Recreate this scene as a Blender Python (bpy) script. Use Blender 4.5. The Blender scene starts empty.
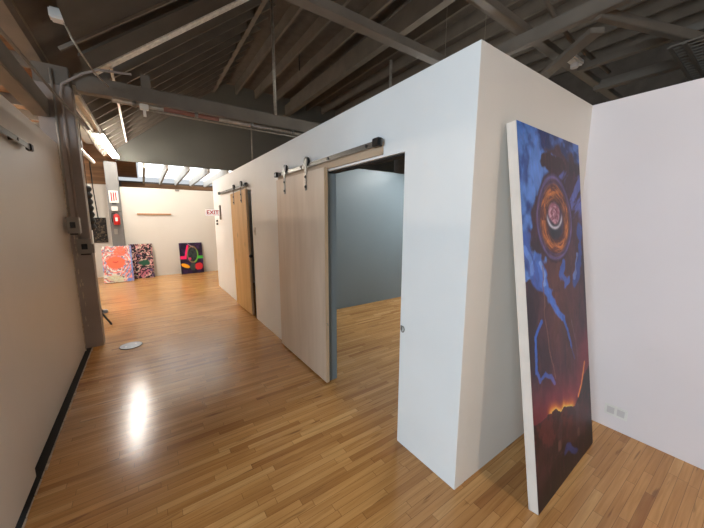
import bpy, bmesh, math, random
import numpy as np
from mathutils import Vector, Matrix
random.seed(7); rng = np.random.default_rng(7)
sc = bpy.context.scene
COL = sc.collection
PI = math.pi

# ------------------------------------------------------------------ materials
def lin(c):
    return tuple(((x/255)/12.92 if x/255 <= .04045 else ((x/255+.055)/1.055)**2.4) for x in c)
def mat(name, rgb, rough=.5, metal=0., var=.06, scale=6., bump=.0, bscale=60., spec=.5, coat=0.):
    m = bpy.data.materials.new(name); m.use_nodes = True
    nt = m.node_tree; b = nt.nodes['Principled BSDF']
    c = lin(rgb)
    tc = nt.nodes.new('ShaderNodeTexCoord')
    n = nt.nodes.new('ShaderNodeTexNoise'); n.inputs['Scale'].default_value = scale; n.inputs['Detail'].default_value = 4
    nt.links.new(tc.outputs['Object'], n.inputs['Vector'])
    r = nt.nodes.new('ShaderNodeValToRGB')
    r.color_ramp.elements[0].position = .3; r.color_ramp.elements[1].position = .7
    r.color_ramp.elements[0].color = tuple(x*(1-var) for x in c)+(1,)
    r.color_ramp.elements[1].color = tuple(min(1, x*(1+var)) for x in c)+(1,)
    nt.links.new(n.outputs['Fac'], r.inputs['Fac']); nt.links.new(r.outputs['Color'], b.inputs['Base Color'])
    b.inputs['Roughness'].default_value = rough; b.inputs['Metallic'].default_value = metal
    b.inputs['Specular IOR Level'].default_value = spec; b.inputs['Coat Weight'].default_value = coat
    if bump:
        n2 = nt.nodes.new('ShaderNodeTexNoise'); n2.inputs['Scale'].default_value = bscale; n2.inputs['Detail'].default_value = 5
        nt.links.new(tc.outputs['Object'], n2.inputs['Vector'])
        bp = nt.nodes.new('ShaderNodeBump'); bp.inputs['Strength'].default_value = bump; bp.inputs['Distance'].default_value = .004
        nt.links.new(n2.outputs['Fac'], bp.inputs['Height']); nt.links.new(bp.outputs['Normal'], b.inputs['Normal'])
    return m
def emit(name, rgb, s):
    m = bpy.data.materials.new(name); m.use_nodes = True
    nt = m.node_tree; b = nt.nodes['Principled BSDF']
    b.inputs['Base Color'].default_value = (.8, .8, .8, 1)
    b.inputs['Emission Color'].default_value = lin(rgb)+(1,); b.inputs['Emission Strength'].default_value = s
    return m
def wood(name, c1, c2, axis=2, stretch=14., scale=3., rough=.45, knots=0.):
    """grain running along one axis"""
    m = bpy.data.materials.new(name); m.use_nodes = True
    nt = m.node_tree; b = nt.nodes['Principled BSDF']
    tc = nt.nodes.new('ShaderNodeTexCoord'); mp = nt.nodes.new('ShaderNodeMapping')
    s = [scale*stretch/4]*3; s[axis] = scale/4; mp.inputs['Scale'].default_value = s
    nt.links.new(tc.outputs['Object'], mp.inputs['Vector'])
    n = nt.nodes.new('ShaderNodeTexNoise'); n.inputs['Scale'].default_value = 1.; n.inputs['Detail'].default_value = 6; n.inputs['Distortion'].default_value = .6
    nt.links.new(mp.outputs['Vector'], n.inputs['Vector'])
    r = nt.nodes.new('ShaderNodeValToRGB'); r.color_ramp.elements[0].position = .3; r.color_ramp.elements[1].position = .7
    r.color_ramp.elements[0].color = lin(c1)+(1,); r.color_ramp.elements[1].color = lin(c2)+(1,)
    nt.links.new(n.outputs['Fac'], r.inputs['Fac'])
    out = r.outputs['Color']
    if knots:
        v = nt.nodes.new('ShaderNodeTexVoronoi'); v.inputs['Scale'].default_value = 3.2
        nt.links.new(tc.outputs['Object'], v.inputs['Vector'])
        kr = nt.nodes.new('ShaderNodeValToRGB'); kr.color_ramp.elements[0].color = (knots,)*3+(1,); kr.color_ramp.elements[1].color = (0, 0, 0, 1)
        kr.color_ramp.elements[0].position = .03; kr.color_ramp.elements[1].position = .2
        nt.links.new(v.outputs['Distance'], kr.inputs['Fac'])
        mx = nt.nodes.new('ShaderNodeMix'); mx.data_type = 'RGBA'
        nt.links.new(kr.outputs['Color'], mx.inputs['Factor']); nt.links.new(out, mx.inputs['A'])
        mx.inputs['B'].default_value = tuple(x*.45 for x in lin(c1))+(1,)
        out = mx.outputs['Result']
    nt.links.new(out, b.inputs['Base Color']); b.inputs['Roughness'].default_value = rough
    return m
def wallmat(name, rgb, rough=.5, var=.025, marks=.12):
    """painted wallboard with faint roller mottling and a few scuffs"""
    m = mat(name, rgb, rough=rough, var=var, scale=1.6, bump=.08, bscale=180., spec=.35)
    nt = m.node_tree; b = nt.nodes['Principled BSDF']
    src = b.inputs['Base Color'].links[0].from_socket
    tc = nt.nodes.new('ShaderNodeTexCoord')
    n = nt.nodes.new('ShaderNodeTexNoise'); n.inputs['Scale'].default_value = 3.7; n.inputs['Detail'].default_value = 8; n.inputs['Roughness'].default_value = .7
    nt.links.new(tc.outputs['Object'], n.inputs['Vector'])
    r = nt.nodes.new('ShaderNodeValToRGB'); r.color_ramp.elements[0].position = .66; r.color_ramp.elements[1].position = .76
    r.color_ramp.elements[0].color = (0, 0, 0, 1); r.color_ramp.elements[1].color = (marks,)*3+(1,)
    nt.links.new(n.outputs['Fac'], r.inputs['Fac'])
    mx = nt.nodes.new('ShaderNodeMix'); mx.data_type = 'RGBA'
    nt.links.new(r.outputs['Color'], mx.inputs['Factor']); nt.links.new(src, mx.inputs['A'])
    mx.inputs['B'].default_value = tuple(x*.6 for x in lin(rgb))+(1,)
    nt.links.new(mx.outputs['Result'], b.inputs['Base Color'])
    return m
def floormat():
    m = bpy.data.materials.new('maple_strip_floor'); m.use_nodes = True
    nt = m.node_tree; b = nt.nodes['Principled BSDF']; N = nt.nodes.new; K = nt.links.new
    def math_(op, a, c=None):
        n = N('ShaderNodeMath'); n.operation = op
        for i, x in enumerate((a, c)):
            if x is None: continue
            if isinstance(x, (int, float)): n.inputs[i].default_value = x
            else: K(x, n.inputs[i])
        return n.outputs[0]
    tc = N('ShaderNodeTexCoord'); sx = N('ShaderNodeSeparateXYZ'); K(tc.outputs['Object'], sx.inputs[0])
    W, L = .045, .52
    rowf = math_('DIVIDE', sx.outputs['Y'], W); row = math_('FLOOR', rowf)
    w1 = N('ShaderNodeTexWhiteNoise'); w1.noise_dimensions = '1D'; K(row, w1.inputs['W'])
    sh = math_('MULTIPLY', w1.outputs['Value'], 9.7)
    colf = math_('ADD', math_('DIVIDE', sx.outputs['X'], L), sh); colc = math_('FLOOR', colf)
    cv = N('ShaderNodeCombineXYZ'); K(row, cv.inputs[0]); K(colc, cv.inputs[1])
    w2 = N('ShaderNodeTexWhiteNoise'); w2.noise_dimensions = '2D'; K(cv.outputs[0], w2.inputs['Vector'])
    ramp = N('ShaderNodeValToRGB'); el = ramp.color_ramp.elements
    el[0].position = 0; el[0].color = lin((176, 124, 70))+(1,); el[1].position = 1; el[1].color = lin((222, 176, 115))+(1,)
    for p, c in ((.14, (196, 145, 86)), (.5, (206, 155, 94)), (.8, (214, 164, 102))):
        e = el.new(p); e.color = lin(c)+(1,)
    K(w2.outputs['Value'], ramp.inputs['Fac'])
    # grain, offset per board
    mp = N('ShaderNodeMapping'); mp.inputs['Scale'].default_value = (2.2, 46, 1)
    ov = N('ShaderNodeVectorMath'); ov.operation = 'ADD'; K(tc.outputs['Object'], ov.inputs[0]); K(w2.outputs['Color'], ov.inputs[1])
    K(ov.outputs[0], mp.inputs['Vector'])
    g = N('ShaderNodeTexNoise'); g.inputs['Scale'].default_value = 1; g.inputs['Detail'].default_value = 5; g.inputs['Distortion'].default_value = .8
    K(mp.outputs[0], g.inputs['Vector'])
    gr = N('ShaderNodeValToRGB'); gr.color_ramp.elements[0].position = .28; gr.color_ramp.elements[1].position = .62
    gr.color_ramp.elements[0].color = (.70, .62, .52, 1); gr.color_ramp.elements[1].color = (1, 1, 1, 1)
    K(g.outputs['Fac'], gr.inputs['Fac'])
    mu = N('ShaderNodeMix'); mu.data_type = 'RGBA'; mu.blend_type = 'MULTIPLY'; mu.inputs['Factor'].default_value = .8
    K(ramp.outputs['Color'], mu.inputs['A']); K(gr.outputs['Color'], mu.inputs['B'])
    # dark mineral streaks and specks
    mp2 = N('ShaderNodeMapping'); mp2.inputs['Scale'].default_value = (3.2, 30, 1); K(ov.outputs[0], mp2.inputs['Vector'])
    s = N('ShaderNodeTexNoise'); s.inputs['Scale'].default_value = 1; s.inputs['Detail'].default_value = 2; K(mp2.outputs[0], s.inputs['Vector'])
    sr = N('ShaderNodeValToRGB'); sr.color_ramp.elements[0].position = .66; sr.color_ramp.elements[1].position = .74
    sr.color_ramp.elements[0].color = (0, 0, 0, 1); sr.color_ramp.elements[1].color = (.6, .6, .6, 1); K(s.outputs['Fac'], sr.inputs['Fac'])
    m2 = N('ShaderNodeMix'); m2.data_type = 'RGBA'; K(sr.outputs['Color'], m2.inputs['Factor']); K(mu.outputs['Result'], m2.inputs['A'])
    m2.inputs['B'].default_value = lin((88, 52, 26))+(1,)
    # worn tone drift over the room
    d = N('ShaderNodeTexNoise'); d.inputs['Scale'].default_value = .8; d.inputs['Detail'].default_value = 3; K(tc.outputs['Object'], d.inputs['Vector'])
    dr = N('ShaderNodeValToRGB'); dr.color_ramp.elements[0].color = (.84, .81, .78, 1); dr.color_ramp.elements[1].color = (1.06, 1.06, 1.04, 1)
    dr.color_ramp.elements[0].position = .35; dr.color_ramp.elements[1].position = .65; K(d.outputs['Fac'], dr.inputs['Fac'])
    m3 = N('ShaderNodeMix'); m3.data_type = 'RGBA'; m3.blend_type = 'MULTIPLY'; m3.inputs['Factor'].default_value = 1
    K(m2.outputs['Result'], m3.inputs['A']); K(dr.outputs['Color'], m3.inputs['B'])
    # seams
    fy = math_('FRACT', rowf); fx = math_('FRACT', colf)
    seam = math_('MAXIMUM', math_('LESS_THAN', fy, .045), math_('LESS_THAN', fx, .005))
    m4 = N('ShaderNodeMix'); m4.data_type = 'RGBA'; K(math_('MULTIPLY', seam, .6), m4.inputs['Factor']); K(m3.outputs['Result'], m4.inputs['A'])
    m4.inputs['B'].default_value = lin((84, 52, 28))+(1,)
    K(m4.outputs['Result'], b.inputs['Base Color'])
    rr = N('ShaderNodeMath'); rr.operation = 'MULTIPLY_ADD'; K(g.outputs['Fac'], rr.inputs[0]); rr.inputs[1].default_value = .14; rr.inputs[2].default_value = .13
    K(rr.outputs[0], b.inputs['Roughness'])
    bp = N('ShaderNodeBump'); bp.inputs['Strength'].default_value = .2; bp.inputs['Distance'].default_value = .003
    bn = N('ShaderNodeMath'); bn.operation = 'SUBTRACT'; K(w2.outputs['Value'], bn.inputs[0]); K(seam, bn.inputs[1])
    K(bn.outputs[0], bp.inputs['Height']); K(bp.outputs[0], b.inputs['Normal'])
    b.inputs['Specular IOR Level'].default_value = .55
    return m
def attrmat(name, rough=.45):
    m = bpy.data.materials.new(name); m.use_nodes = True
    nt = m.node_tree; b = nt.nodes['Principled BSDF']
    a = nt.nodes.new('ShaderNodeAttribute'); a.attribute_name = 'paint'
    nt.links.new(a.outputs['Color'], b.inputs['Base Color']); b.inputs['Roughness'].default_value = rough
    b.inputs['Specular IOR Level'].default_value = .3
    return m

M = dict(
    floor=floormat(),
    white=wallmat('white_wall_paint', (238, 238, 235)),
    cream=wallmat('warm_white_wall_paint', (228, 222, 212)),
    rightw=wallmat('pinkish_white_wall_paint', (229, 220, 218)),
    leftw=wallmat('aged_white_wall_paint', (216, 208, 198), rough=.38),
    farw=wallmat('far_wall_paint', (222, 217, 208)),
    blue=wallmat('blue_grey_wall_paint', (124, 138, 146), rough=.45),
    roof=mat('taupe_painted_boards', (86, 78, 70), .7, var=.18, scale=5),
    timber=mat('taupe_painted_timber', (112, 103, 92), .6, var=.12, scale=4, bump=.15, bscale=25),
    column=mat('grey_painted_timber', (150, 139, 132), .55, var=.1, scale=3, bump=.12, bscale=30),
    soffit=mat('brown_grey_soffit_boards', (78, 70, 61), .7, var=.15, scale=3),
    farcolumn=mat('mid_grey_painted_timber', (112, 110, 108), .55, var=.08, scale=3),
    gable=mat('grey_green_panel', (106, 105, 98), .6, var=.06, scale=1),
    brown=wood('bare_roof_boards', (98, 68, 42), (150, 110, 72), axis=0, rough=.7),
    chord=mat('timber_paled_as_lamplit', (236, 233, 226), .7, var=.18, scale=18),  # mottled chord timber, lamplight put into its pale colour
    glass_frame=mat('white_rafter_paint', (214, 210, 200), .6),
    birch=wood('pale_birch_ply', (205, 186, 164), (220, 203, 183), axis=2, stretch=8, scale=4, rough=.5),
    ply=wood('golden_pine_ply', (198, 154, 92), (222, 181, 118), axis=2, stretch=9, scale=5, rough=.5, knots=.6),
    plyedge=wood('ply_edge', (196, 170, 138), (218, 196, 166), axis=2, rough=.6),
    board=wood('tan_wood_strip', (178, 152, 124), (196, 172, 146), axis=1, rough=.6),
    batten=wood('pine_batten', (176, 124, 78), (200, 148, 98), axis=0, rough=.5),
    steel=mat('grey_steel', (128, 124, 118), .38, metal=.75, var=.1, scale=30),
    black=mat('black_iron', (24, 23, 23), .45, metal=.2),
    dark=mat('dark_void_paint', (30, 26, 23), .8),
    galv=mat('galvanised_pipe', (158, 150, 138), .45, metal=.5, var=.2, scale=25),
    redpipe=mat('rusty_red_band', (132, 84, 70), .6),
    box=mat('grey_enclosure', (142, 136, 128), .45),
    win=mat('dark_meter_glass', (26, 22, 20), .15),
    canvas=mat('raw_white_canvas_edge', (232, 219, 206), .8, bump=.2, bscale=300),
    plastic=mat('white_plastic', (226, 222, 214), .4),
    socket=mat('pale_grey_fitting', (204, 197, 193), .5),  # plain pale grey for receptacles, toggle and lens
    tube=emit('lit_fluorescent_tube', (255, 249, 238), 88.),
    tubenear=emit('lit_fluorescent_tube_warm', (255, 234, 214), 47.),
    tuberoom=emit('lit_fluorescent_tube_cool', (246, 248, 246), 125.),
    tubeoff=mat('unlit_fluorescent_tube', (205, 204, 196), .35),
    fixture=mat('white_enamel_fixture', (205, 203, 196), .4, var=.12, scale=12),
    red=mat('fire_red_paint', (190, 28, 24), .3),
    redtext=mat('red_sign_ink', (176, 16, 44), .5),
    clear=emit('glowing_sign_panel', (250, 222, 220), .5),
    disk=mat('brushed_plate', (150, 156, 164), .32, metal=.6, var=.18, scale=22),
    paint=attrmat('acrylic_paint', .42),
    plaster=mat('ragged_plaster_edge', (186, 172, 152), .8, var=.35, scale=30),
)
M['sky'] = emit('daylight_behind_skylight', (240, 247, 255), 2.0)

# ------------------------------------------------------------------ mesh builder
class MB:
    def __init__(s): s.v = []; s.f = []
    def poly(s, verts, faces):
        o = len(s.v); s.v += [Vector(v) for v in verts]; s.f += [tuple(i+o for i in f) for f in faces]; return s
    def box(s, x0, x1, y0, y1, z0, z1, b=0.):
        return s.obox(Vector(((x0+x1)/2, (y0+y1)/2, (z0+z1)/2)), (Vector((1, 0, 0)), Vector((0, 1, 0)), Vector((0, 0, 1))), (abs(x1-x0)/2, abs(y1-y0)/2, abs(z1-z0)/2), b)
    def obox(s, c, ax, h, b=0.):
        bm = bmesh.new(); bmesh.ops.create_cube(bm, size=2)
        for v in bm.verts: v.co = Vector((v.co.x*h[0], v.co.y*h[1], v.co.z*h[2]))
        if b: bmesh.ops.bevel(bm, geom=list(bm.edges), offset=min(b, min(h)*.8), segments=2, affect='EDGES')
        bm.verts.index_update()
        s.poly([c+ax[0]*v.co.x+ax[1]*v.co.y+ax[2]*v.co.z for v in bm.verts], [[v.index for v in f.verts] for f in bm.faces]); bm.free(); return s
    def bar(s, a, b, w, h, up=(0, 0, 1), bev=0.):
        a = Vector(a); b = Vector(b); d = (b-a); L = d.length; d.normalize(); up = Vector(up)
        r = d.cross(up).normalized(); u = r.cross(d)
        return s.obox((a+b)/2, (d, r, u), (L/2, w/2, h/2), bev)
    def tube(s, pts, r, n=10, cap=True):
        P = [Vector(p) for p in pts]; rings = []; prev = None
        for i, p in enumerate(P):
            t = ((P[i+1]-p) if i == 0 else (p-P[i-1]) if i == len(P)-1 else (P[i+1]-P[i-1])).normalized()
            ref = Vector((0, 0, 1)) if abs(t.z) < .9 else Vector((1, 0, 0))
            if prev is None: x = t.cross(ref).normalized()
            else: x = (prev-t*prev.dot(t)).normalized()
            prev = x; y = t.cross(x)
            rr = r[i] if isinstance(r, (list, tuple)) else r
            rings.append([p+(x*math.cos(2*PI*k/n)+y*math.sin(2*PI*k/n))*rr for k in range(n)])
        vs = [v for ring in rings for v in ring]
        fs = [(i*n+k, i*n+(k+1) % n, (i+1)*n+(k+1) % n, (i+1)*n+k) for i in range(len(P)-1) for k in range(n)]
        if cap: fs += [tuple(range(n))[::-1], tuple((len(P)-1)*n+k for k in range(n))]
        return s.poly(vs, fs)
    def cyl(s, a, b, r, n=16): return s.tube([a, b], r, n)
    def prism(s, pts, d):
        """extrude a planar polygon along vector d"""
        n = len(pts); d = Vector(d); A = [Vector(p) for p in pts]
        return s.poly(A+[p+d for p in A], [tuple(range(n))[::-1], tuple(range(n, 2*n))]+[(i, (i+1) % n, n+(i+1) % n, n+i) for i in range(n)])
    def build(s, name, m, parent=None, smooth=False):
        me = bpy.data.meshes.new(name)
        if parent is None:
            lo = Vector([min(v[i] for v in s.v) for i in range(3)]); hi = Vector([max(v[i] for v in s.v) for i in range(3)])
            org = Vector(((lo.x+hi.x)/2, (lo.y+hi.y)/2, lo.z))
        else: org = wl(parent)
        me.from_pydata([tuple(v-org) for v in s.v], [], s.f)
        bm = bmesh.new(); bm.from_mesh(me); bmesh.ops.recalc_face_normals(bm, faces=bm.faces); bm.to_mesh(me); bm.free()
        me.materials.append(m); o = bpy.data.objects.new(name, me); COL.objects.link(o)
        if smooth:
            for p in me.polygons: p.use_smooth = len(p.vertices) == 4
        if parent is None: o.location = org
        else: o.parent = parent
        return o
def wl(o):
    v = Vector((0, 0, 0))
    while o is not None: v = v+o.location; o = o.parent
    return v
def tag(o, label, cat, group=None):
    o['label'] = label; o['category'] = cat; o['kind'] = 'thing'
    if group: o['group'] = group
    return o
def thing(name, loc, label, cat, group=None):
    o = bpy.data.objects.new(name, None); COL.objects.link(o); o.location = loc; o.empty_display_size = .1
    return tag(o, label, cat, group)
def struct(o): o['kind'] = 'structure'; return o
def dup(o, off, parent=None):
    """copy one object (a part or a thing) with its children, shifted"""
    c = o.copy(); COL.objects.link(c); c.location = Vector(o.location)+Vector(off)
    if parent is not None: c.parent = parent
    for ch in list(o.children): dup(ch, (0, 0, 0), c)
    return c

# ------------------------------------------------------------------ camera (f = 298 px at 704)
cd = bpy.data.cameras.new('camera'); cam = bpy.data.objects.new('camera', cd); COL.objects.link(cam)
Fv = Vector((.56481059, .81169518, -.14879493)); Rv = Vector((.82101517, -.57090234, .00214645)); Uv = Vector((.08320511, .12337523, .98886575))
mw = Matrix((Rv, Uv, -Fv)).transposed().to_4x4(); mw.translation = Vector((.0128, .0397, 1.595)); cam.matrix_world = mw
cd.sensor_width = 36; cd.lens = 15.2548; cd.clip_start = .02; cd.clip_end = 100
sc.camera = cam

# ------------------------------------------------------------------ setting
XW, YC, XR, XL, HB = 1.405, .970, 2.852, -.685, 2.44
Y2 = 7.66                                             # far end of the long white partition
struct(MB().box(-4.2, 9, -6, 15, -.12, 0).build('floor', M['floor']))
# long white partition with two openings
def wall(name, m, *boxes):
    b = MB()
    for q in boxes: b.box(*q)
    return struct(b.build(name, m))
TH = .09
wall('wall_long', M['white'],
     (XW, XW+TH, YC, 1.459, 0, HB), (XW, XW+TH, 1.459, 2.449, 2.016, HB), (XW, XW+TH, 2.449, 4.74, 0, HB),
     (XW, XW+TH, 4.74, 5.62, 2.04, HB), (XW, XW+TH, 5.62, Y2, 0, HB))
struct(MB().box(XW+.004, XW+TH+.004, 2.441, 2.449, 0, 2.012).build('trim_1', M['blue']))
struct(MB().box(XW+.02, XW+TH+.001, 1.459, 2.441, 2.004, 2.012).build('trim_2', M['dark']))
wall('wall_end', M['cream'], (XW+TH, 7.0, YC, YC+.115, 0, HB), (XW+.0015, XW+TH, YC-.0015, YC, 0, HB))
wall('wall_right', M['rightw'], (XR, XR+.115, -4.2, YC, 0, HB))
wall('wall_inner', M['blue'], (XW+TH, 7.0, 4.42, 4.535, 0, 2.47))
wall('wall_box_right', M['blue'], (6.9, 7.0, YC+.115, Y2, 0, HB))
wall('wall_box_far', M['white'], (XW+TH, 6.9, Y2-.115, Y2, 0, HB))
# blue lining seen just inside the doorway
wall('wall_lining', M['blue'], (XW+TH, XW+TH+.012, 2.449, 4.42, 0, HB))
# left partition
wall('wall_left', M['leftw'], (XL-.11, XL, 2.2, 4.70, .012, 2.405))
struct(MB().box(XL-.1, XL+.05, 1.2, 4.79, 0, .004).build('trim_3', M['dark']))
e = MB(); y = 1.3
while y < 4.76:                                       # broken pale board edge along the slot
    L = random.uniform(.05, .16); w = random.uniform(.004, .016); e.box(XL+.05, XL+.05+w, y, min(4.78, y+L*.9), 0, .006); y += L
struct(e.build('trim_4', M['plaster']))
struct(MB().box(XL-.105, XL+.006, 4.70, 4.72, 0, 2.405).build('trim_5', M['plaster']))
# far partition, and the walls of the rooms beyond
wall('wall_far', M['farw'], (-.5, 2.9, 10.0, 10.12, 0, 2.415))
wall('wall_far_return', M['farw'], (-.44, -.36, 10.04, 10.2, 0, 2.41))
wall('wall_far_left', M['farw'], (-4.2, -.5, 10.6, 10.72, 0, 2.5))
wall('wall_far_left_upper', M['brown'], (-4.2, -.5, 10.6, 10.72, 2.5, 3.6))
wall('wall_beyond', M['roof'], (-4.2, 9, 14.1, 14.22, 0, 2.98))
wall('wall_outer_left', M['leftw'], (-4.3, -4.2, -6, -3.4, 0, 3.4), (-4.3, -4.2, .2, 15, 0, 3.4), (-4.3, -4.2, -3.4, .2, 0, .7), (-4.3, -4.2, -3.4, .2, 2.9, 3.4))
wall('wall_outer_right', M['roof'], (9, 9.1, -6, 15, 0, 5.6))
wall('wall_rear', M['leftw'], (-4.3, 9.1, -6.1, -6, 0, 5.6))
f = MB()
for yy in (-3.4, -2.2, -1.0, .2): f.box(-4.28, -4.2, yy-.03, yy+.03, .7, 2.9)
for zz in (.72, 1.8, 2.88): f.box(-4.28, -4.2, -3.4, .2, zz-.03, zz+.03)
struct(f.build('window_1', M['fixture']))

# ------------------------------------------------------------------ ceiling
ceil = struct(MB().box(2.0, 9, -6, 9.7, 5.44, 5.5).build('ceiling', M['roof']))
for n in range(13):
    x = 2.0+.575*n
    MB().box(x-.025, x+.025, -6, 9.7, 5.2, 5.44).build('joist', M['timber'], ceil)
# heavier purlin below the joists
tag(MB().box(4.08, 4.22, -2, 9.7, 4.9, 5.2).build('purlin', M['timber']), 'thick taupe purlin running below the ceiling joists behind the cross beam', 'beam')
# sloping roof on the left of the ridge
SL = .8
def zs(x, z0=3.6): return z0+SL*x
slope = struct(MB().prism([(-.75, -6, zs(-.75)+.3), (2.6, -6, zs(2.6)+.3), (2.6, -6, zs(2.6)+.36), (-.75, -6, zs(-.75)+.36)], (0, 15.7, 0)).build('ceiling_slope', M['roof']))
ys = [4.19+.41*i for i in range(-7, 14)]
for y in ys:
    if y < 4.3 or 4.3 < y < 5.2: continue
    MB().bar((-.68, y, zs(-.68)+.1), (2.55, y, zs(2.55)+.1), .05, .2, up=(-SL, 0, 1)).build('rafter', M['timber'], slope)
soff = MB()
for (ya, yb) in ((-6, 4.17), (4.50, 4.95)):
    soff.prism([(-.40, ya, zs(-.40)), (2.55, ya, zs(2.55)), (2.55, ya, zs(2.55)+.03), (-.40, ya, zs(-.40)+.03)], (0, yb-ya, 0))
soff.build('soffit_board', M['soffit'], slope)
for x in (-.15,):
    MB().bar((x, 5.05, zs(x)-.02), (x, 9.5, zs(x)-.02), .03, .03).build('strap', M['glass_frame'], slope)
tag(MB().bar((-.33, 5.06, zs(-.33)+.03), (1.9, 5.06, zs(1.9)+.03), .16, .06, up=(-SL, 0, 1)).build('top_chord', M['chord']), 'sloping timber, paled to look lamplit, rising right from behind the far cross beam', 'beam')
tag(MB().bar((-.5, 4.19, zs(-.5)-.01), (1.9, 4.19, zs(1.9)-.01), .035, .03, up=(-SL, 0, 1)).build('roof_batten', M['timber']), 'thin sloping taupe batten nearest the top left corner', 'beam')
# ridge board at the edge of the flat deck
tag(MB().box(1.92, 1.995, -4, 9.7, 5.12, 5.44).build('ridge_beam', M['timber']), 'taupe ridge timber running back between sloping rafters and level joists', 'beam')
# brown boards above the left-hand rooms
lc = struct(MB().box(-4.2, -.74, -6, 10.6, 3.55, 3.6).build('ceiling_left', M['brown']))
for y in (1.2, 2.2, 3.0, 3.85, 4.7, 5.5, 6.4, 7.3, 8.2, 9.1):
    MB().box(-4.2, -.78, y-.02, y+.02, 3.40, 3.55).build('joist', M['timber'], lc)
# tie beams, plates, gable
tag(MB().box(-.48, 8.9, 4.79, 4.92, 3.03, 3.21, .008).build('tie_beam', M['timber']), 'taupe tie beam with a pipe strapped under it, from grey column to white partition', 'beam')
tag(MB().box(.1, 8.9, 1.985, 2.08, 3.0, 3.066, .006).build('tie_beam', M['timber']), 'wide taupe tie beam crossing the ceiling at top centre above the white partition', 'beam')
tag(MB().box(-.92, -.70, -4, 9.6, 3.33, 3.398, .006).build('wall_plate', M['timber']), 'upper taupe plate timber running above the left partition over the column', 'beam')
tag(MB().box(-.86, -.72, -4, 4.79, 2.69, 2.885, .008).build('girt', M['timber']), 'lower taupe rail timber just above the top of the left partition', 'beam')
gab = MB().prism([(-.42, 9.72, 3.03), (8.9, 9.72, 3.03), (8.9, 9.72, 5.5), (2.0, 9.72, 5.5), (-.42, 9.72, zs(-.42)+.25)], (0, .08, 0))
struct(gab.build('wall_gable', M['gable']))

# beams over the corner on the right
tag(MB().box(.6, 5.6, 1.39, 1.45, 3.07, 3.125, .004).build('tie_beam', M['timber']), 'taupe cross beam nearest the white corner, passing above the running beam', 'beam')
tag(MB().box(1.4, 5.6, 1.56, 1.60, 3.2, 3.28, .004).build('secondary_beam', M['timber']), 'thin taupe beam just behind the nearest cross beam at top right', 'beam')
tag(MB().box(2.632, 2.70, -3, 1.98, 2.97, 3.07, .005).build('running_beam', M['timber']), 'taupe beam running away from viewer and meeting the diagonal braces at top right', 'beam')
tag(MB().bar((2.68, .945, 2.985), (5.0, .135, 2.985), .05, .07, bev=.004).build('diagonal_brace', M['timber']), 'long taupe brace slanting down to the right edge from the junction', 'beam')
tag(MB().bar((2.78, .97, 2.93), (3.5, 1.84, 2.93), .10, .035, bev=.004).build('diagonal_brace', M['timber']), 'short taupe brace slanting down left from the junction to the white wall', 'beam')
tag(MB().box(3.60, 3.67, -2.5, 1.38, 3.022, 3.08, .006).build('side_beam', M['timber']), 'taupe beam seen through the gap between the two diagonal braces', 'beam')
tag(MB().box(4.27, 4.37, -2.5, 1.45, 3.022, 3.11, .006).build('side_beam', M['timber']), 'lowest taupe beam lying just above the top of the right wall', 'beam')
g = thing('slatted_grille', (4.1, .4, 2.94), 'dark slatted grille lying level above the right wall at the right edge', 'grille')
for i in range(16):
    MB().box(3.53+.068*i-.008, 3.53+.068*i+.008, -.35, .73, 2.930, 2.942).build('slat', M['timber'], g)
for y in (.725, .645, .30, -.05):
    MB().box(3.51, 4.57, y-.012, y+.012, 2.920, 2.930).build('strap', M['timber'], g)

# junction device hanging by the beams
s = thing('ceiling_sensor', (3.33, 1.31, 2.95), 'small white device hanging under the beams above the inner corner', 'sensor')
MB().box(3.22, 3.43, 1.26, 1.34, 2.985, 3.035, .012).build('housing', M['plastic'], s)
MB().cyl((3.33, 1.30, 2.99), (3.33, 1.30, 2.95), .03).build('lens', M['socket'], s)
MB().tube([(3.36, 1.31, 3.02), (3.37, 1.34, 3.07), (3.37, 1.39, 3.1)], .018).build('bracket', M['box'], s)
tag(MB().tube([(1.5, 1.22, 3.4), (2.2, 1.24, 3.3), (2.7, 1.25, 3.16), (3.2, 1.3, 3.14), (4.2, 1.3, 3.14)], .018, 8).build('conduit', M['timber'], smooth=True), 'curved taupe conduit running beside the nearest cross beam at top right', 'conduit')

# ------------------------------------------------------------------ skylight beyond the far wall
sk = struct(MB().box(.05, 3.4, 10.4, 14.1, 3.16, 3.17).build('window_2', M['sky']))
rr = None
for i, x in enumerate((.17, .69, 1.21, 1.73, 2.25, 2.77)):
    MB().bar((x, 9.8, 3.04), (x, 14.1, 3.0), .05, .24).build('glazing_bar', M['glass_frame'], sk)
struct(MB().box(-.5, 9, 13.9, 14.1, 2.74, 2.9).build('trim_6', M['brown']))
struct(MB().box(-.6, .0, 9.78, 14.1, 3.1, 3.16).build('ceiling_far', M['brown']))
struct(MB().box(3.4, 9, 9.78, 14.1, 3.16, 3.2).build('ceiling_far_right', M['brown']))

# ------------------------------------------------------------------ columns
c1 = thing('column', (-.6, 4.9, 0), 'grey painted timber column with electrical boxes at the end of the left partition', 'column')
MB().box(-.82, -.52, 4.79, 5.0, 0, 3.05, .008).build('shaft', M['column'], c1)
MB().box(-.82, -.53, 4.79, 5.0, 3.05, 3.25, .006).build('cap', M['timber'], c1)
ch = MB()
for k in range(22):                                   # flaked paint down the edge by the partition
    z = random.uniform(.25, 1.35); w = random.uniform(.004, .012)
    x = -.665+random.uniform(-.004, .014)+(.02 if random.random() < .2 else 0); L = random.uniform(.03, .09)
    ch.prism([(x, 4.7895, z), (x+w, 4.7895, z+L*.3), (x+w*.7, 4.7895, z+L), (x-w*.3, 4.7895, z+L*.7)], (0, -.001, 0))
ch.build('paint_flakes', M['plaster'], c1)['kind'] = 'stuff'
c2 = thing('column', (-.53, 9.85, 0), 'far grey column with sign and fire extinguisher beside the far wall', 'column')
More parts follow.
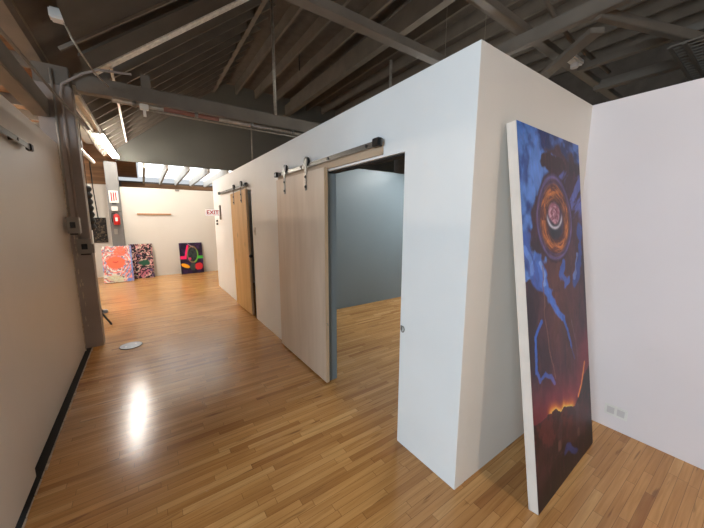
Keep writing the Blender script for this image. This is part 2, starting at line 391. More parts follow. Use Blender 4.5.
MB().box(-.66, -.405, 9.8, 10.04, 0, 3.0, .008).build('shaft', M['farcolumn'], c2)

# knee post on the tie beam, and the sprinkler pipe under it
tag(MB().box(.14, .24, 4.80, 4.90, 3.21, 3.36).build('strut', M['timber']), 'short taupe strut standing on the pipe-bearing tie beam', 'post')
pp = thing('sprinkler_pipe', (0, 4.71, 2.965), 'silver and rust-red sprinkler pipe strapped along the tie beam by the column', 'pipe')
MB().cyl((-.16, 4.705, 2.965), (.35, 4.705, 2.963), .026).build('pipe_section', M['galv'], pp, True)
MB().cyl((.35, 4.705, 2.963), (1.0, 4.705, 2.958), .026).build('pipe_section', M['redpipe'], pp, True)
MB().cyl((1.0, 4.705, 2.958), (3.4, 4.705, 2.94), .026).build('pipe_section', M['galv'], pp, True)
for x in (.05, .72, 1.45, 2.1):
    MB().cyl((x-.02, 4.705, 2.962), (x+.02, 4.705, 2.962), .036).build('clamp', M['steel'], pp, True)
jb = tag(MB().box(.10, .19, 4.61, 4.685, 2.9, 2.96, .006).box(.13, .16, 4.62, 4.65, 2.82, 2.9).build('junction_box', M['plastic']), 'small white junction box on the pipe under the tie beam', 'box')
tag(MB().tube([(.1, 4.69, 2.915), (1.2, 4.69, 2.90), (3.2, 4.69, 2.885)], .01, 8).build('conduit', M['galv'], smooth=True), 'thin conduit strung just below the sprinkler pipe', 'conduit')

# rods and hangers
tag(MB().cyl((1.86, 4.80, 3.2), (1.86, 4.80, 4.93), .022).build('tie_rod', M['galv'], smooth=True), 'pale vertical tie rod rising from the pipe-bearing tie beam to the roof', 'rod')
tag(MB().tube([(1.47, 4.80, 3.0), (1.47, 4.80, 2.44)], .011, 8).build('drop_conduit', M['galv'], smooth=True), 'thin conduit dropping from the tie beam onto the white partition', 'conduit')
tag(MB().cyl((1.93, 2.2, 2.98), (1.93, 2.2, 2.2), .012).build('drop_rod', M['galv'], smooth=True), 'thin rod hanging behind the partition from the top centre tie beam', 'rod')
tag(MB().tube([(3.15, 6.6, 5.2), (3.15, 6.6, 4.85)], .012, 8).build('ceiling_hook', M['black'], smooth=True), 'short dark hook hanging from the level ceiling joists', 'hook')

# conduits on the near column and left
tag(MB().tube([(-.61, 4.772, 1.36), (-.61, 4.772, 2.95), (-.59, 4.772, 3.06), (-.4, 4.735, 3.2), (-.25, 4.72, 3.27), (.05, 4.72, 3.3)], .014, 8).build('conduit', M['column'], smooth=True), 'grey conduit climbing the near column and bending along the tie beam', 'conduit')
tag(MB().tube([(-.672, 4.75, 1.6), (-.672, 4.77, 3.2)], .012, 8).build('conduit', M['box'], smooth=True), 'grey conduit on the near column beside the left partition, ending in the upper box', 'conduit')
tag(MB().tube([(-.66, 1.2, 2.72), (-.6, 2.9, 2.725), (-.55, 3.9, 2.72), (-.51, 4.60, 2.722), (-.5, 4.775, 2.73)], .012, 8).build('overhead_conduit', M['timber'], smooth=True), 'taupe conduit running overhead from the left edge to the near column', 'conduit')
lp = thing('lamp_holder', (-.45, 3.9, 3.33), 'white ceiling lamp holder with a dangling cord at top left', 'lamp holder')
MB().box(-.52, -.40, 3.84, 3.95, 3.335, 3.42, .012).build('socket_box', M['plastic'], lp)
MB().tube([(-.43, 3.9, 3.34), (-.39, 3.9, 3.22), (-.345, 3.92, 3.13), (-.29, 4.3, 3.12), (-.2, 4.735, 3.14)], .008, 8).build('cord', M['galv'], lp, True)
MB().cyl((-.46, 3.9, 3.41), (-.46, 3.9, 3.44), .02).build('stem', M['timber'], lp)
lp.location.x += .02; lp.location.z -= .03

# electrical boxes on the near column
def ebox(x0, x1, z0, z1, label, yf, yb):
    b = thing('electrical_box', ((x0+x1)/2, yf, z0), label, 'electrical box', 'electrical boxes on the near column')
    MB().box(x0, x1, yf, yb, z0, z1, .006).build('enclosure', M['box'], b)
    w = x1-x0
    MB().box(x0+.28*w, x0+.7*w, yf-.005, yf+.002, z1-.115, z1-.05, .002).build('window', M['win'], b)
    MB().box(x0-.003, x1+.003, yf-.007, yf+.003, z1-.014, z1+.004, .002).build('lid_flange', M['box'], b)
    MB().box(x0+.02, x1-.02, yf+.005, yb-.01, z0-.012, z0+.002).build('gland_plate', M['dark'], b)
ebox(-.662, -.557, 1.432, 1.607, 'upper grey electrical box with a dark window at the end of the left partition', 4.44, 4.56)
ebox(-.625, -.50, 1.187, 1.355, 'lower grey electrical box with a dark window on the near column', 4.645, 4.79)
tag(MB().box(-.498, -.484, 4.66, 4.74, 1.19, 1.30, .003).build('switch_arm', M['box']), 'narrow grey switch arm beside the lower electrical box', 'switch')

# ------------------------------------------------------------------ left sliding door and its rail
sd = thing('sliding_door', (-.60, 1.8, .03), 'wide warm-white sliding door panel at the left edge of the hall', 'door')
MB().box(XL+.002, XL+.034, 1.25, 2.47, .03, 2.17, .004).build('panel', M['leftw'], sd)
r = thing('sliding_door_rail', (-.64, 2.2, 2.1), 'dark steel door rail on the left partition at the left edge', 'rail')
MB().box(XL+.038, XL+.046, 1.2, 3.44, 2.11, 2.15, .002).build('bar', M['steel'], r)
MB().box(XL+.02, XL+.055, 3.37, 3.43, 2.105, 2.155, .004).build('stopper', M['black'], r)
for y in (2.6, 3.1): MB().cyl((XL, y, 2.13), (XL+.05, y, 2.13), .011).build('bolt', M['black'], r)

# ------------------------------------------------------------------ barn doors on the long wall
def hanger(root, y, ztop, zbot, xf):
    h = MB().box(xf-.006, xf, y-.02, y+.02, zbot, ztop, .002).build('hanger', M['steel'], root)
    MB().cyl((xf-.004, y, ztop-.02), (xf+.024, y, ztop-.02), .042, 24).build('wheel', M['black'], h, True)
    for z in (zbot+.035, zbot+.13): MB().cyl((xf-.014, y, z), (xf-.004, y, z), .013, 10).build('bolt', M['black'], h)
XF = 1.352                                            # face of the door slabs
d1 = thing('barn_door', (1.37, 2.95, .03), 'pale birch plywood sliding door slid open beside the near doorway', 'door')
MB().box(XF, XF+.034, 2.398, 3.54, .02, 2.045, .003).build('panel', M['birch'], d1)
MB().box(XF+.001, XF+.033, 2.392, 2.398, .02, 2.045).build('edge_band', M['plyedge'], d1)
hanger(d1, 3.28, 2.165, 1.87, XF); hanger(d1, 2.75, 2.165, 1.87, XF)
MB().tube([(XF+.012, 2.392, .62), (XF+.012, 2.374, .62), (XF+.012, 2.374, .6)], .004, 6).build('latch_pin', M['galv'], d1)
def rail(name, y0, y1, z, label, board=True):
    r = thing(name, (XW-.03, (y0+y1)/2, z), label, 'rail')
    if board: MB().box(XW-.018, XW, y0+.03, y1-.02, z-.075, z+.01, .002).build('tan_strip', M['board'], r)  # tan strip along the wall under the rail bar
    MB().box(XW-.040, XW-.032, y0, y1, z-.02, z+.02, .002).build('bar', M['steel'], r)
    for y in (y0+.05, y1-.05): MB().box(XW-.062, XW-.022, y-.035, y+.035, z-.026, z+.03, .005).build('stopper', M['black'], r)
    n = max(3, round((y1-y0)/.5))
    for k in range(n):
        y = y0+.17+(y1-y0-.34)*k/(n-1)
        MB().cyl((XW-.047, y, z), (XW-.0, y, z), .012, 10).build('bolt', M['black'], r)
rail('barn_door_rail', 1.635, 3.60, 2.107, 'grey steel rail with black end stops above the near doorway')
d2 = thing('barn_door', (1.37, 5.2, .04), 'golden knotty plywood sliding door covering the far doorway', 'door')
MB().box(XF, XF+.036, 4.80, 5.76, .04, 2.05, .003).build('panel', M['ply'], d2)
MB().box(XF+.001, XF+.035, 4.794, 4.80, .04, 2.05).build('edge_band', M['plyedge'], d2)
hanger(d2, 5.52, 2.17, 1.85, XF); hanger(d2, 5.04, 2.17, 1.85, XF)
kn = MB().cyl((XF+.02, 4.794, 1.0), (XF+.02, 4.765, 1.0), .012).build('handle', M['black'], d2)
MB().cyl((XF+.02, 4.775, 1.0), (XF+.02, 4.755, 1.0), .026, 14).build('knob', M['black'], kn, True)
d2.rotation_euler = (math.radians(-1.6), 0, 0)             # hangs a little out of plumb
rail('barn_door_rail', 4.80, 6.85, 2.115, 'black steel rail above the golden plywood door', board=False)

# small fittings on the long wall
sw = thing('light_switch', (XW, 4.62, 1.36), 'white light switch plate beside the golden plywood door', 'switch')
MB().box(XW-.008, XW, 4.585, 4.66, 1.35, 1.47, .003).build('plate', M['plastic'], sw)
MB().box(XW-.016, XW-.007, 4.612, 4.633, 1.385, 1.435, .003).build('toggle', M['socket'], sw)
hk = thing('door_latch', (XW, 1.49, .86), 'small metal hasp latch on the white corner beside the near doorway', 'latch')
MB().box(XW-.005, XW, 1.437, 1.452, .845, .88, .001).build('plate', M['steel'], hk)
MB().tube([(XW-.006, 1.43+.014*math.cos(a), .858+.02*math.sin(a)) for a in [k*PI/7 for k in range(15)]], .0035, 8).build('ring', M['galv'], hk, True)
es = thing('exit_sign', (XW, 7.02, 1.7), 'red lettered exit sign projecting from the long white wall near its far end', 'exit sign')
MB().box(XW-.025, XW, 6.93, 7.01, 1.58, 1.88, .004).build('mounting_plate', M['box'], es)
MB().box(XW-.30, XW-.025, 6.96, 6.968, 1.66, 1.79, .002).build('panel', M['clear'], es)
def text(body, name, m, parent, loc, size, rot, ext=.002):
    cu = bpy.data.curves.new(name, 'FONT'); cu.body = body; cu.size = size; cu.align_x = 'CENTER'; cu.align_y = 'CENTER'; cu.extrude = ext; cu.offset = size*.02
    t = bpy.data.objects.new(name, cu); COL.objects.link(t); dg = bpy.context.evaluated_depsgraph_get()
    me = bpy.data.meshes.new_from_object(t.evaluated_get(dg)); bpy.data.objects.remove(t)
    o = bpy.data.objects.new(name, me); COL.objects.link(o); me.materials.append(m); o.parent = parent
    o.location = Vector(loc)-wl(parent); o.rotation_euler = rot; return o
text('EXIT', 'lettering', M['redtext'], es, (XW-.16, 6.957, 1.725), .115, (PI/2, 0, 0))
el = tag(MB().box(XW-.03, XW, 7.3, 7.36, 1.46, 1.50, .006).box(XW-.03, XW, 7.3, 7.36, 1.53, 1.57, .006).build('alarm_box', M['black']), 'small pair of black knobs on the wall under the exit sign', 'box')
ou = thing('wall_outlet', (XR, .6, .13), 'white double wall outlet low on the right wall', 'outlet')
MB().box(XR-.006, XR, .53, .665, .108, .192, .003).build('plate', M['plastic'], ou)
for y in (.568, .628): MB().box(XR-.009, XR-.005, y-.022, y+.022, .125, .176, .003).build('receptacle', M['socket'], ou)

# ------------------------------------------------------------------ paintings
def vnoise(u, v, s, seed=0, oct=4):
    """smooth value noise on arrays"""
    out = np.zeros_like(u); amp = .5; tot = 0
    for o in range(oct):
        g = np.random.default_rng(seed*31+o).random((64, 64)); x = u*s; y = v*s
        xi = np.floor(x).astype(int); yi = np.floor(y).astype(int); fx = x-xi; fy = y-yi
        fx = fx*fx*(3-2*fx); fy = fy*fy*(3-2*fy); a = lambda i, j: g[(xi+i) % 64, (yi+j) % 64]
        out += amp*((a(0, 0)*(1-fx)+a(1, 0)*fx)*(1-fy)+(a(0, 1)*(1-fx)+a(1, 1)*fx)*fy); tot += amp; amp *= .5; s *= 2
    return out/tot
def sstep(a, b, x): t = np.clip((x-a)/(b-a), 0, 1); return t*t*(3-2*t)
def seg(u, v, pts, asp):
    d = np.full_like(u, 9.)
    for (a, b), (c, e) in zip(pts[:-1], pts[1:]):
        ax, ay, bx, by = a, b*asp, c, e*asp; dx, dy = bx-ax, by-ay
        t = np.clip(((u-ax)*dx+(v*asp-ay)*dy)/(dx*dx+dy*dy+1e-9), 0, 1)
        d = np.minimum(d, np.hypot(u-ax-t*dx, v*asp-ay-t*dy))
    return d
class Paint:
    def __init__(s, nu, nv, asp):
        s.u, s.v = np.meshgrid((np.arange(nu)+.5)/nu, (np.arange(nv)+.5)/nv); s.asp = asp; s.c = np.zeros(s.u.shape+(3,)); s.nu, s.nv = nu, nv
    def lay(s, rgb, a):
        if not isinstance(rgb, np.ndarray): rgb = np.array(lin(rgb))
        a = np.clip(a, 0, 1)[..., None]; s.c = s.c*(1-a)+rgb*a
def mixc(a, b, t): return np.array(lin(a))*(1-t[..., None])+np.array(lin(b))*t[..., None]
def paint_obj(P, name, mtl, parent, O, ex, ey, relief=None):
    """grid of quads over O + u*ex + v*ey (v downwards); one colour per quad"""
    nu, nv = P.nu, P.nv; U, V = np.meshgrid(np.arange(nu+1)/nu, np.arange(nv+1)/nv)
    org = wl(parent); O = np.array(O-org)
    co = O+U[..., None]*np.array(ex)+V[..., None]*np.array(ey)
    idx = np.arange((nu+1)*(nv+1)).reshape(nv+1, nu+1)
    q = np.stack([idx[:-1, :-1], idx[1:, :-1], idx[1:, 1:], idx[:-1, 1:]], -1).reshape(-1, 4)
    me = bpy.data.meshes.new(name); me.from_pydata(co.reshape(-1, 3).tolist(), [], q.tolist())
    at = me.attributes.new('paint', 'FLOAT_COLOR', 'FACE'); c = np.ones((nu*nv, 4)); c[:, :3] = P.c.reshape(-1, 3)
    at.data.foreach_set('color', c.ravel().astype(np.float32)); me.materials.append(mtl)
    o = bpy.data.objects.new(name, me); COL.objects.link(o); o.parent = parent; return o

def canvas(name, B, e, n, w, h, t, lean, P, label, edge, group=None):
    """leaning stretched canvas: B bottom front left corner, e along the base, n towards the wall"""
    up = n*math.sin(lean)+Vector((0, 0, math.cos(lean))); nb = n*math.cos(lean)-Vector((0, 0, math.sin(lean)))
    B = Vector(B)+Vector((0, 0, t*math.sin(lean)))
    root = thing(name, B, label, 'painting', group)
    MB().obox(B+e*w/2+up*h/2+nb*t/2, (e, nb, up), (w/2, t/2-.001, h/2)).build('canvas_edge', edge, root)
    b = MB()                                           # stretcher frame at the back
    for a0, a1 in ((.0, .05), (w-.05, w)): b.obox(B+e*(a0+a1)/2+up*h/2+nb*(t+.002), (e, nb, up), ((a1-a0)/2, .004, h/2))
    for a0, a1 in ((.0, .05), (h-.05, h)): b.obox(B+e*w/2+up*(a0+a1)/2+nb*(t+.002), (e, nb, up), (w/2, .004, (a1-a0)/2))
    b.build('stretcher_frame', edge, root)
    paint_obj(P, 'painted_face', M['paint'], root, B+up*h-nb*.0005, e*w, -up*h)
    return root

# -- the tall blue and maroon canvas
P = Paint(150, 360, 2.11/.9); u, v, asp = P.u, P.v, P.asp
v = v-.029*sstep(.05, .2, v)*(1-sstep(.85, 1, v))
n1 = vnoise(u, v*asp, 5, 1); n2 = vnoise(u, v*asp, 12, 2); n3 = vnoise(u*1.0, v*asp*.25, 16, 3)
P.c[:] = mixc((44, 28, 44), (70, 40, 54), sstep(.35, .65, n1))
P.lay((84, 46, 46), sstep(.5, .7, n3)*sstep(.3, .45, v)*.5)                       # vertical trunk strokes
P.lay((104, 58, 50), np.exp(-((u-.48)/.24)**2)*sstep(.26, .34, v)*(1-sstep(.42, .7, v))*.75*(0.6+.8*n3))
wob = (n1-.5)*.5+(n2-.5)*.22
blueA = 1-sstep(-.02, .05, u-(.34+wob-.55*np.abs(v-.17)*0-.28*sstep(.09, .2, v)+.12*sstep(.27, .33, v)-.35*sstep(.33, .40, v)))
blue = mixc((36, 64, 138), (92, 138, 218), sstep(.30, .66, n2))
top = 1-sstep(.03, .06, v+(n1-.5)*.12+(n2-.5)*.05)
P.lay(mixc((28, 44, 100), (78, 114, 190), sstep(.33, .66, n2)), top)
P.lay(blue, blueA*(v < .42)*(1-sstep(.37, .41, v)))
# maroon blob near the top and streaked band to the right
P.lay((52, 26, 34), 1-sstep(.85, 1.05, np.hypot((u-.5)/.27, (v-.078)/.026)+(n2-.5)*1.1+(n1-.5)*.5))
st = vnoise((u*.8-v*asp*.5)*1.0, (v*asp*1.0+u*.5)*4, 5, 6)
band = (sstep(.45, .6, u))*sstep(.085, .1, v)*(1-sstep(.17, .27, v))
P.lay(mixc((64, 34, 52), (96, 106, 184), sstep(.45, .62, st)), band*.95)
P.lay(mixc((58, 30, 44), (88, 50, 60), n2), sstep(.75, .85, u+(n1-.5)*.3)*sstep(.18, .22, v)*(1-sstep(.3, .33, v))*.8)
# eye
ru = (u-.487)/.283; rv = (v-.216)/.108; R = np.hypot(ru, rv); ang = np.arctan2(rv, ru)
Rn = R+(n2-.5)*.12
P.lay((58, 28, 36), 1-sstep(1.08, 1.16, Rn))
swirl = vnoise(ang/PI*3+R*3, R*6, 4, 9, 3)
P.lay(mixc((70, 54, 100), (112, 100, 160), swirl), np.exp(-((R-1.0)/.05)**2))
P.lay(mixc((104, 52, 40), (206, 122, 56), sstep(.3, .7, swirl)), np.exp(-((Rn-.72)/.15)**2)*1.05)
P.lay((78, 64, 108), np.exp(-((R-.9)/.03)**2)*.6)
P.lay(mixc((52, 32, 52), (82, 60, 92), swirl), 1-sstep(.42, .52, Rn))
P.lay((38, 40, 52), 1-sstep(.6, 1, np.hypot((u-.48)/.12, (v-.245)/.03)))
P.lay(mixc((156, 92, 112), (214, 166, 180), sstep(.35, .7, swirl)), 1-sstep(.75, 1.05, np.hypot((u-.47)/.105, (v-.196)/.033)+(n2-.5)*.5))
P.lay((120, 60, 80), np.exp(-((np.hypot((u-.47)/.06, (v-.195)/.02)-.7)/.18)**2)*.8)
P.lay((206, 204, 216), np.exp(-((np.hypot((u-.475)/.12, (v-.2)/.037)-1)/.1)**2)*sstep(-.2, .5, (v-.2)/.037))
# blue streams
def stroke(pts, w, rgb, a=1., rag=.02):
    d = seg(u+(n2-.5)*rag*2, v+(n1-.5)*rag*.8, pts, asp); P.lay(rgb, (1-sstep(w*.6, w, d))*a)
stroke([(.02, .27), (.08, .33), (.16, .36), (.24, .385)], .075, (60, 92, 176), .95, .05)
stroke([(.03, .29), (.1, .35)], .035, (104, 146, 222), .8, .05)
stroke([(.18, .315), (.24, .37), (.32, .425)], .055, (74, 116, 206), .95, .05)
stroke([(.21, .33), (.27, .39)], .02, (138, 172, 232), .8, .05)
stroke([(.3, .415), (.42, .468), (.53, .498)], .03, (74, 116, 206), 1, .03)
stroke([(.53, .497), (.61, .559), (.66, .60)], .016, (60, 96, 180))
stroke([(.66, .60), (.7, .645)], .009, (60, 80, 140), .7)
stroke([(.185, .487), (.088, .516), (.071, .567), (.074, .606), (.125, .636)], .018, (58, 102, 196))
stroke([(.125, .634), (.2, .626), (.24, .637), (.28, .645), (.335, .672)], .016, (62, 100, 186))
stroke([(.58, .33), (.55, .37), (.6, .415), (.66, .40)], .035, (66, 96, 178), .95, .06)
stroke([(.95, .24), (.9, .3), (.9, .35), (.8, .42)], .055, (52, 78, 154), .9, .08)
stroke([(.84, .33), (.78, .40)], .02, (112, 140, 204), .7, .06)
stroke([(.24, .34), (.24, .5), (.32, .62), (.35, .66)], .009, (130, 88, 80), .7)
stroke([(.68, .52), (.74, .59), (.76, .66)], .008, (126, 96, 100), .5)
# red glow and fire line
ridge = np.interp(u[0], [0, .1, .213, .331, .41, .47, .54, .66, .74, .81, .87, 1], [.735, .742, .74, .745, .765, .757, .772, .787, .772, .752, .72, .70])[None, :]+(n2-.5)*.012
up_ = ridge-v
P.lay(mixc((112, 34, 58), (158, 58, 62), n1), np.where(up_ > 0, np.exp(-(up_/.075)**2), 0)*(.55+.4*sstep(.1, .3, u)))
P.lay((120, 44, 60), np.where(up_ > 0, np.exp(-((v-.64)/.06)**2), 0)*sstep(.6, .95, u)*.8)
P.lay((232, 128, 48), np.where(up_ > 0, np.exp(-(up_/.016)**2), 0)*sstep(.18, .26, u)*(1-sstep(.62, .7, u)))
P.lay((248, 206, 96), np.where(up_ > 0, np.exp(-(up_/.006)**2), 0)*sstep(.2, .28, u)*(1-sstep(.6, .66, u)))
P.lay((236, 142, 66), (1-sstep(.008, .016, seg(u, v, [(.74, .768), (.81, .742), (.86, .71), (.9, .68)], asp))))
low = sstep(0, .006, -up_)
P.lay(mixc((40, 26, 30), (66, 38, 42), sstep(.35, .65, n1)), low)
P.lay((104, 44, 46), low*sstep(.55, .7, n2)*(1-sstep(.8, .87, v))*.6)
P.lay((26, 20, 24), sstep(.88, .97, v)*.7)
for cu_, cv in (((.40, .79), (.36, .865)), ((.70, .80), (.71, .895))):
    stroke([cu_, cv], .04, (72, 52, 58), .8, .02)
    stroke([(cv[0], cv[1]-.012), cv], .03, (118, 84, 76), .7, .02)
stroke([(.47, .895), (.55, .915), (.63, .945)], .04, (44, 62, 122), .75, .06)
P.lay((150, 80, 100), np.exp(-((n3-.62)/.02)**2)*.12)
fine = vnoise(u*1.0+n1*.3, v*asp*.45, 30, 8, 3); P.c *= (.72+.56*fine)[..., None]
a_ = .030006
e_ = Vector((math.cos(a_), math.sin(a_), 0)); n_ = Vector((-math.sin(a_), math.cos(a_), 0))
canvas('canvas_painting', (1.6455, .6075, 0), e_, n_, .895, 2.116, .045, .1365, P, 'tall blue and maroon canvas of a swirling eye leaning against the end wall', M['canvas'])

# -- coral and white patterned canvas
P = Paint(72, 90, .9/.62); u, v, asp = P.u, P.v, P.asp
n1 = vnoise(u, v*asp, 6, 21); n2 = vnoise(u, v*asp, 15, 22)
d = np.hypot(u-.42, (v-.5)*asp*.9)
w = np.sin(d*46+(n1-.5)*16)
P.c[:] = mixc((226, 222, 214), (238, 142, 132), sstep(-.3, .3, w))
P.lay((150, 172, 216), sstep(.52, .6, n1)*sstep(-.1, .4, -w))
P.lay((96, 72, 86), sstep(.55, .75, np.abs(np.sin(d*46+1.4+(n1-.5)*16)))*sstep(.5, .56, n2)*.8)
P.lay((250, 116, 84), 1-sstep(.85, 1, np.hypot((u-.44)/.32, (v-.47)/.17)+(n2-.5)*.3-.12*(v < .45)))
P.lay((246, 112, 80), (1-sstep(.85, 1.05, np.hypot((u-.6)/.22, (v-.16)/.14)+(n2-.5)*.6))*.9)
P.lay((206, 70, 60), (1-sstep(.02, .03, seg(u, v, [(.36, .44), (.44, .46), (.5, .44)], asp)))*.8)
P.lay((206, 208, 172), (1-sstep(.8, 1.1, np.hypot((u-.4)/.3, (v-.9)/.1)+(n2-.5)*.9))*.8)
P.lay((110, 140, 206), ((u > .95)*1.)*.8); P.lay((110, 140, 206), 1-sstep(.06, .1, np.hypot(u-.85, (v-.96)*asp)))
canvas('canvas_painting', (-.89, 9.46, 0), Vector((1, 0, 0)), Vector((0, 1, 0)), .60, .93, .04, .30, P, 'coral pink and pale blue patterned canvas leaning against the far column', M['canvas'])
# -- black, pink and green patterned canvas behind it
P = Paint(80, 90, .92/.6); u, v, asp = P.u, P.v, P.asp
n1 = vnoise(u, v*asp, 6, 31); n2 = vnoise(u, v*asp, 14, 32)
w = np.sin((v*asp+u*.35)*24+(n1-.5)*22)
P.c[:] = mixc((34, 26, 34), (212, 150, 150), sstep(.1, .5, w))
P.lay((214, 198, 176), sstep(.3, .6, w)*sstep(.52, .6, n2)); P.lay((96, 74, 110), sstep(.1, .4, w)*sstep(.55, .62, n1))
P.lay((36, 88, 66), (1-sstep(.8, 1.1, np.hypot((u-.62)/.24, (v-.55)/.09)+(n2-.5)*.8)))
P.lay((200, 110, 130), (1-sstep(.8, 1.1, np.hypot((u-.5)/.3, (v-.85)/.1)+(n2-.5)*1.2))*sstep(-.2, .2, w)*.8)
canvas('canvas_painting', (-.35, 9.76, 0), Vector((1, 0, 0)), Vector((0, 1, 0)), .52, .93, .035, .20, P, 'dark canvas with pink and green wavy pattern, partly behind the coral one', M['dark'])
# -- dark portrait-like canvas with neon shapes
P = Paint(72, 90, .9/.6); u, v, asp = P.u, P.v, P.asp
n1 = vnoise(u, v*asp, 5, 41); n2 = vnoise(u, v*asp, 14, 42)
P.c[:] = mixc((34, 20, 44), (62, 36, 76), sstep(.4, .65, n1))
ell = np.hypot((u-.55)/.21, (v-.38)/.24)
P.lay((52, 62, 60), 1-sstep(.95, 1.05, ell+(n2-.5)*.3)); P.lay((30, 32, 36), (1-sstep(.9, 1, ell))*sstep(.5, .6, n2)*.8)
P.lay((150, 124, 84), np.exp(-((ell-1.08)/.09)**2))
P.lay((112, 190, 60), np.exp(-((ell-1.08)/.1)**2)*sstep(.55, .68, u)*sstep(.2, .3, v))
P.lay((70, 200, 70), 1-sstep(.8, 1, np.maximum(np.abs((u-.88)/.14), np.abs((v-.48)/.05))))
P.lay((250, 40, 110), 1-sstep(.035, .05, seg(u, v, [(.36, .1), (.28, .3), (.24, .46)], asp)))
P.lay((250, 40, 110), 1-sstep(.8, 1, np.maximum(np.abs((u-.14)/.15), np.abs((v-.475)/.055))))
P.lay((250, 170, 30), 1-sstep(.85, 1, np.hypot((u-.2)/.2, (v-.74-(u-.2)*.25)/.07)))
P.lay((206, 44, 54), 1-sstep(.85, 1.05, np.hypot((u-.78)/.2, (v-.78)/.12)+(n2-.5)*.3))
P.lay((216, 60, 110), 1-sstep(.85, 1.05, np.hypot((u-.42)/.06, (v-.52)/.045)))
P.lay((62, 78, 70), (1-sstep(.85, 1.05, np.hypot((u-.52)/.13, (v-.78)/.14)+(n2-.5)*.4))*.8)
P.lay((170, 140, 150), 1-sstep(.01, .02, seg(u, v, [(.36, .03), (.6, .15)], asp)))
canvas('canvas_painting', (.82, 9.84, 0), Vector((1, 0, 0)), Vector((0, 1, 0)), .595, .90, .035, .14, P, 'dark purple canvas with neon pink, green and orange shapes leaning on far wall', M['dark'])

# ------------------------------------------------------------------ far wall fittings
tag(MB().box(-.09, .70, 9.965, 10.0, 1.70, 1.735, .004).build('picture_ledge', M['batten']), 'narrow pine ledge fixed on the far white wall', 'ledge')
tag(MB().box(.84, .94, 9.96, 10.0, 2.365, 2.41, .004).build('wall_clip', M['box']), 'small grey clip at the top edge of the far white wall', 'clip')
sg = thing('wall_sign', (-.53, 9.79, 1.98), 'white notice with red print on the far grey column', 'sign')
MB().box(-.625, -.44, 9.785, 9.8, 1.99, 2.29, .003).build('panel', M['plastic'], sg)
for k in range(3): MB().box(-.59+k*.045, -.565+k*.045, 9.782, 9.786, 2.03+.01*k, 2.25).build('print_line', M['redtext'], sg)
MB().box(-.58, -.49, 9.77, 9.8, 1.955, 1.985).build('clip', M['dark'], sg)
cb = tag(MB().box(-.60, -.475, 9.72, 9.8, 1.79, 1.90, .006).build('alarm_unit', M['plastic']), 'small white alarm unit between notice and fire extinguisher on the far column', 'box')
fx = thing('fire_extinguisher', (-.52, 9.73, 1.44), 'red fire extinguisher hung on the far grey column', 'fire extinguisher')
MB().tube([(-.52, 9.73, 1.44), (-.52, 9.73, 1.455), (-.52, 9.73, 1.65), (-.52, 9.73, 1.69), (-.52, 9.73, 1.71)], [.06, .068, .068, .045, .02], 20).build('cylinder', M['red'], fx, True)
MB().box(-.545, -.495, 9.655, 9.664, 1.53, 1.62, .002).build('label_plate', M['plastic'], fx)
MB().cyl((-.52, 9.73, 1.71), (-.52, 9.73, 1.745), .022).build('valve', M['steel'], fx)
MB().bar((-.52, 9.73, 1.75), (-.42, 9.73, 1.775), .02, .012).build('handle', M['black'], fx)
MB().tube([(-.535, 9.72, 1.73), (-.60, 9.71, 1.72), (-.61, 9.71, 1.6), (-.6, 9.72, 1.5)], .011, 8).build('hose', M['black'], fx, True)
MB().box(-.56, -.48, 9.79, 9.8, 1.5, 1.7).build('bracket', M['steel'], fx)
tag(MB().box(-.60, -.53, 9.76, 9.8, 1.2, 1.33, .006).build('outlet_box', M['box']), 'small grey outlet box below the fire extinguisher on the far column', 'box')
aw = thing('framed_artwork', (-.95, 10.57, .95), 'dark framed artwork hanging on the far left wall beyond the column', 'artwork')
MB().box(-1.10, -.80, 10.565, 10.6, .95, 1.62, .004).build('frame', M['dark'], aw)
P = Paint(30, 60, 2.2); nn = vnoise(P.u, P.v*2.2, 6, 51); P.c[:] = mixc((28, 22, 18), (92, 78, 60), sstep(.45, .75, nn))
P.lay((150, 130, 96), sstep(.68, .75, vnoise(P.u, P.v*2.2, 9, 52))*.6)
paint_obj(P, 'picture', M['paint'], aw, Vector((-1.085, 10.562, 1.60)), Vector((.27, 0, 0)), Vector((0, 0, -.63)))
tag(MB().tube([(-.98, 10.5, 3.3), (-.98, 10.5, 2.4), (-.955, 10.56, 1.6)], .012, 8).build('hanging_cable', M['black'], smooth=True), 'black cable hanging down to the dark framed artwork', 'cable')
gl = MB()
zz = 2.05
k = 0
pts, rad = [], []
for i in range(57):
    z = 1.38+i*.0145; pts.append((-.765, 7.4, z)); rad.append(.035+.028*abs(math.sin(i*PI/8)))
gl.tube(pts, rad, 14)
gt = thing('hanging_tube', (-.765, 7.4, 1.38), 'black scalloped tube hanging just behind the near column', 'tube')
gl.build('scalloped_body', M['black'], gt, True)
MB().tube([(-.765, 7.4, 2.17), (-.765, 7.4, 3.34)], .006, 6).build('cord', M['black'], gt, True)
tag(MB().tube([(-.90, 6.4, 2.93), (-.74, 8.6, 2.78)], .03, 10).build('white_duct', M['fixture'], smooth=True), 'white slanting pipe seen between the near and far columns', 'pipe')

# stand behind the near column
ts = thing('tripod_stand', (-.78, 6.0, 0), 'black tripod stand mostly hidden behind the near column', 'stand')
MB().cyl((-.78, 6.0, .25), (-.78, 6.0, 1.1), .014).build('pole', M['black'], ts, True)
for fxp in ((-.50, 5.67), (-.66, 6.5), (-1.1, 5.95)):
    lg = MB().tube([(-.78, 6.0, .42), (fxp[0], fxp[1], .014)], .013, 8).build('leg', M['black'], ts, True)
MB().box(-.70, -.60, 6.46, 6.55, 0, .05, .012).build('foot_weight', M['disk'], ts)

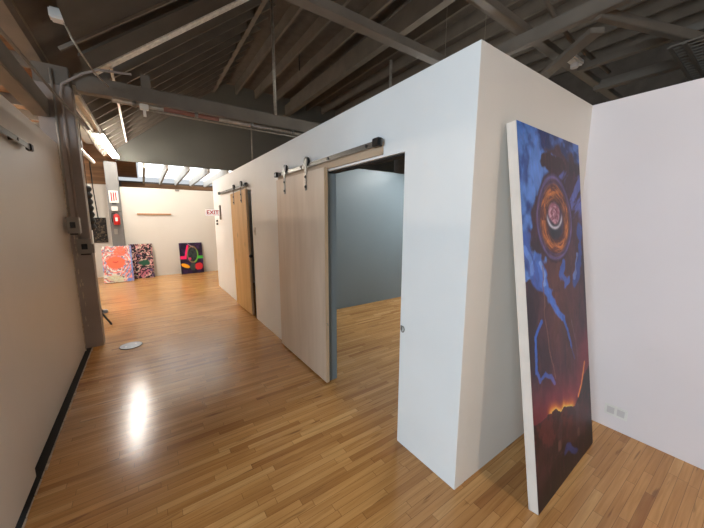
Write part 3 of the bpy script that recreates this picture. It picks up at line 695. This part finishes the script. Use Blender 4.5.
# floor plate
fp = thing('floor_plate', (-.237, 4.583, 0), 'round brushed metal cover plate lying on the wooden floor', 'plate')
MB().tube([(-.237, 4.583, 0), (-.237, 4.583, .006), (-.237, 4.583, .009)], [.118, .118, .112], 32).build('disc', M['disk'], fp)
MB().tube([(-.237+.118*math.cos(a), 4.583+.118*math.sin(a), .004) for a in [k*PI/16 for k in range(33)]], .005, 6).build('rim', M['black'], fp, True)
for dx, dy in ((-.05, -.03), (.05, .03)): MB().cyl((-.237+dx, 4.583+dy, .008), (-.237+dx, 4.583+dy, .0105), .012).build('screw', M['plastic'], fp)

# ------------------------------------------------------------------ fluorescent fixtures
def fixture(x, y0, y1, z, label, lit='tube', dx=0., group=None, hang=3.4):
    r = thing('fluorescent_fixture', (x, (y0+y1)/2, z), label, 'lamp', group)
    A = Vector((x, y0, z)); B = Vector((x+dx, y1, z))
    MB().bar(A+Vector((0, 0, .06)), B+Vector((0, 0, .06)), .09, .07, bev=.006).build('housing', M['fixture'], r)
    for s in (-.05, .05):
        MB().tube([A+Vector((s, .03, 0)), B+Vector((s, -.03, 0))], .019, 10).build('tube', M[lit or 'tubeoff'], r, True)
    for s, P_ in ((-1, A), (1, B)):
        MB().box(P_.x-.075, P_.x+.075, P_.y-.02, P_.y+.02, z-.022, z+.03).build('lamp_socket', M['fixture'], r)
        yy = P_.y-s*.35
        MB().tube([(P_.x, yy, z+.1), (P_.x, yy, hang)], .004, 6).build('suspension_wire', M['galv'], r)
    return r
fixture(-.505, 7.06, 9.62, 3.075, 'lit twin tube fluorescent fixture hanging beyond the near column', 'tube', .11, hang=3.25)
fixture(-.555, 5.08, 7.0, 3.075, 'unlit fluorescent fixture hanging just behind the near column', False, .05, hang=3.2)
fixture(1.62, -3.1, -.75, 2.9, 'lit fluorescent fixture over the near end of the hall', 'tubenear', hang=5.2)
fixture(4.3, 2.5, 3.9, 2.6, 'lit fluorescent fixture over the small blue room', 'tuberoom', hang=5.2)
fixture(-2.7, 3.0, 5.4, 3.2, 'lit fluorescent fixture beyond the left partition', 'tubenear', hang=3.5)
fixture(-2.4, 7.6, 8.8, 2.9, 'lit fluorescent fixture in the room on the far left', 'tube', hang=3.5)

# ------------------------------------------------------------------ daylight
def area(name, loc, rot, sx, sy, energy, rgb):
    l = bpy.data.lights.new(name, 'AREA'); l.shape = 'RECTANGLE'; l.size = sx; l.size_y = sy; l.energy = energy; l.color = lin(rgb)
    o = bpy.data.objects.new(name, l); COL.objects.link(o); o.location = loc; o.rotation_euler = rot; return o
area('window_daylight', (-4.15, -1.6, 1.8), (0, -PI/2, 0), 2.2, 3.4, 250, (206, 232, 252))
area('skylight_daylight', (1.2, 9.0, 2.96), (0, 0, 0), 2.6, 1.2, 22, (255, 246, 232))

w = bpy.data.worlds.new('world'); sc.world = w; w.use_nodes = True
w.node_tree.nodes['Background'].inputs['Color'].default_value = (.9, .95, 1, 1); w.node_tree.nodes['Background'].inputs['Strength'].default_value = .6
sc.view_settings.view_transform = 'Standard'; sc.view_settings.look = 'None'; sc.view_settings.gamma = 1; sc.view_settings.exposure = .3
sc.view_settings.use_curve_mapping = False
sc.cycles.max_bounces = 8; sc.cycles.diffuse_bounces = 5
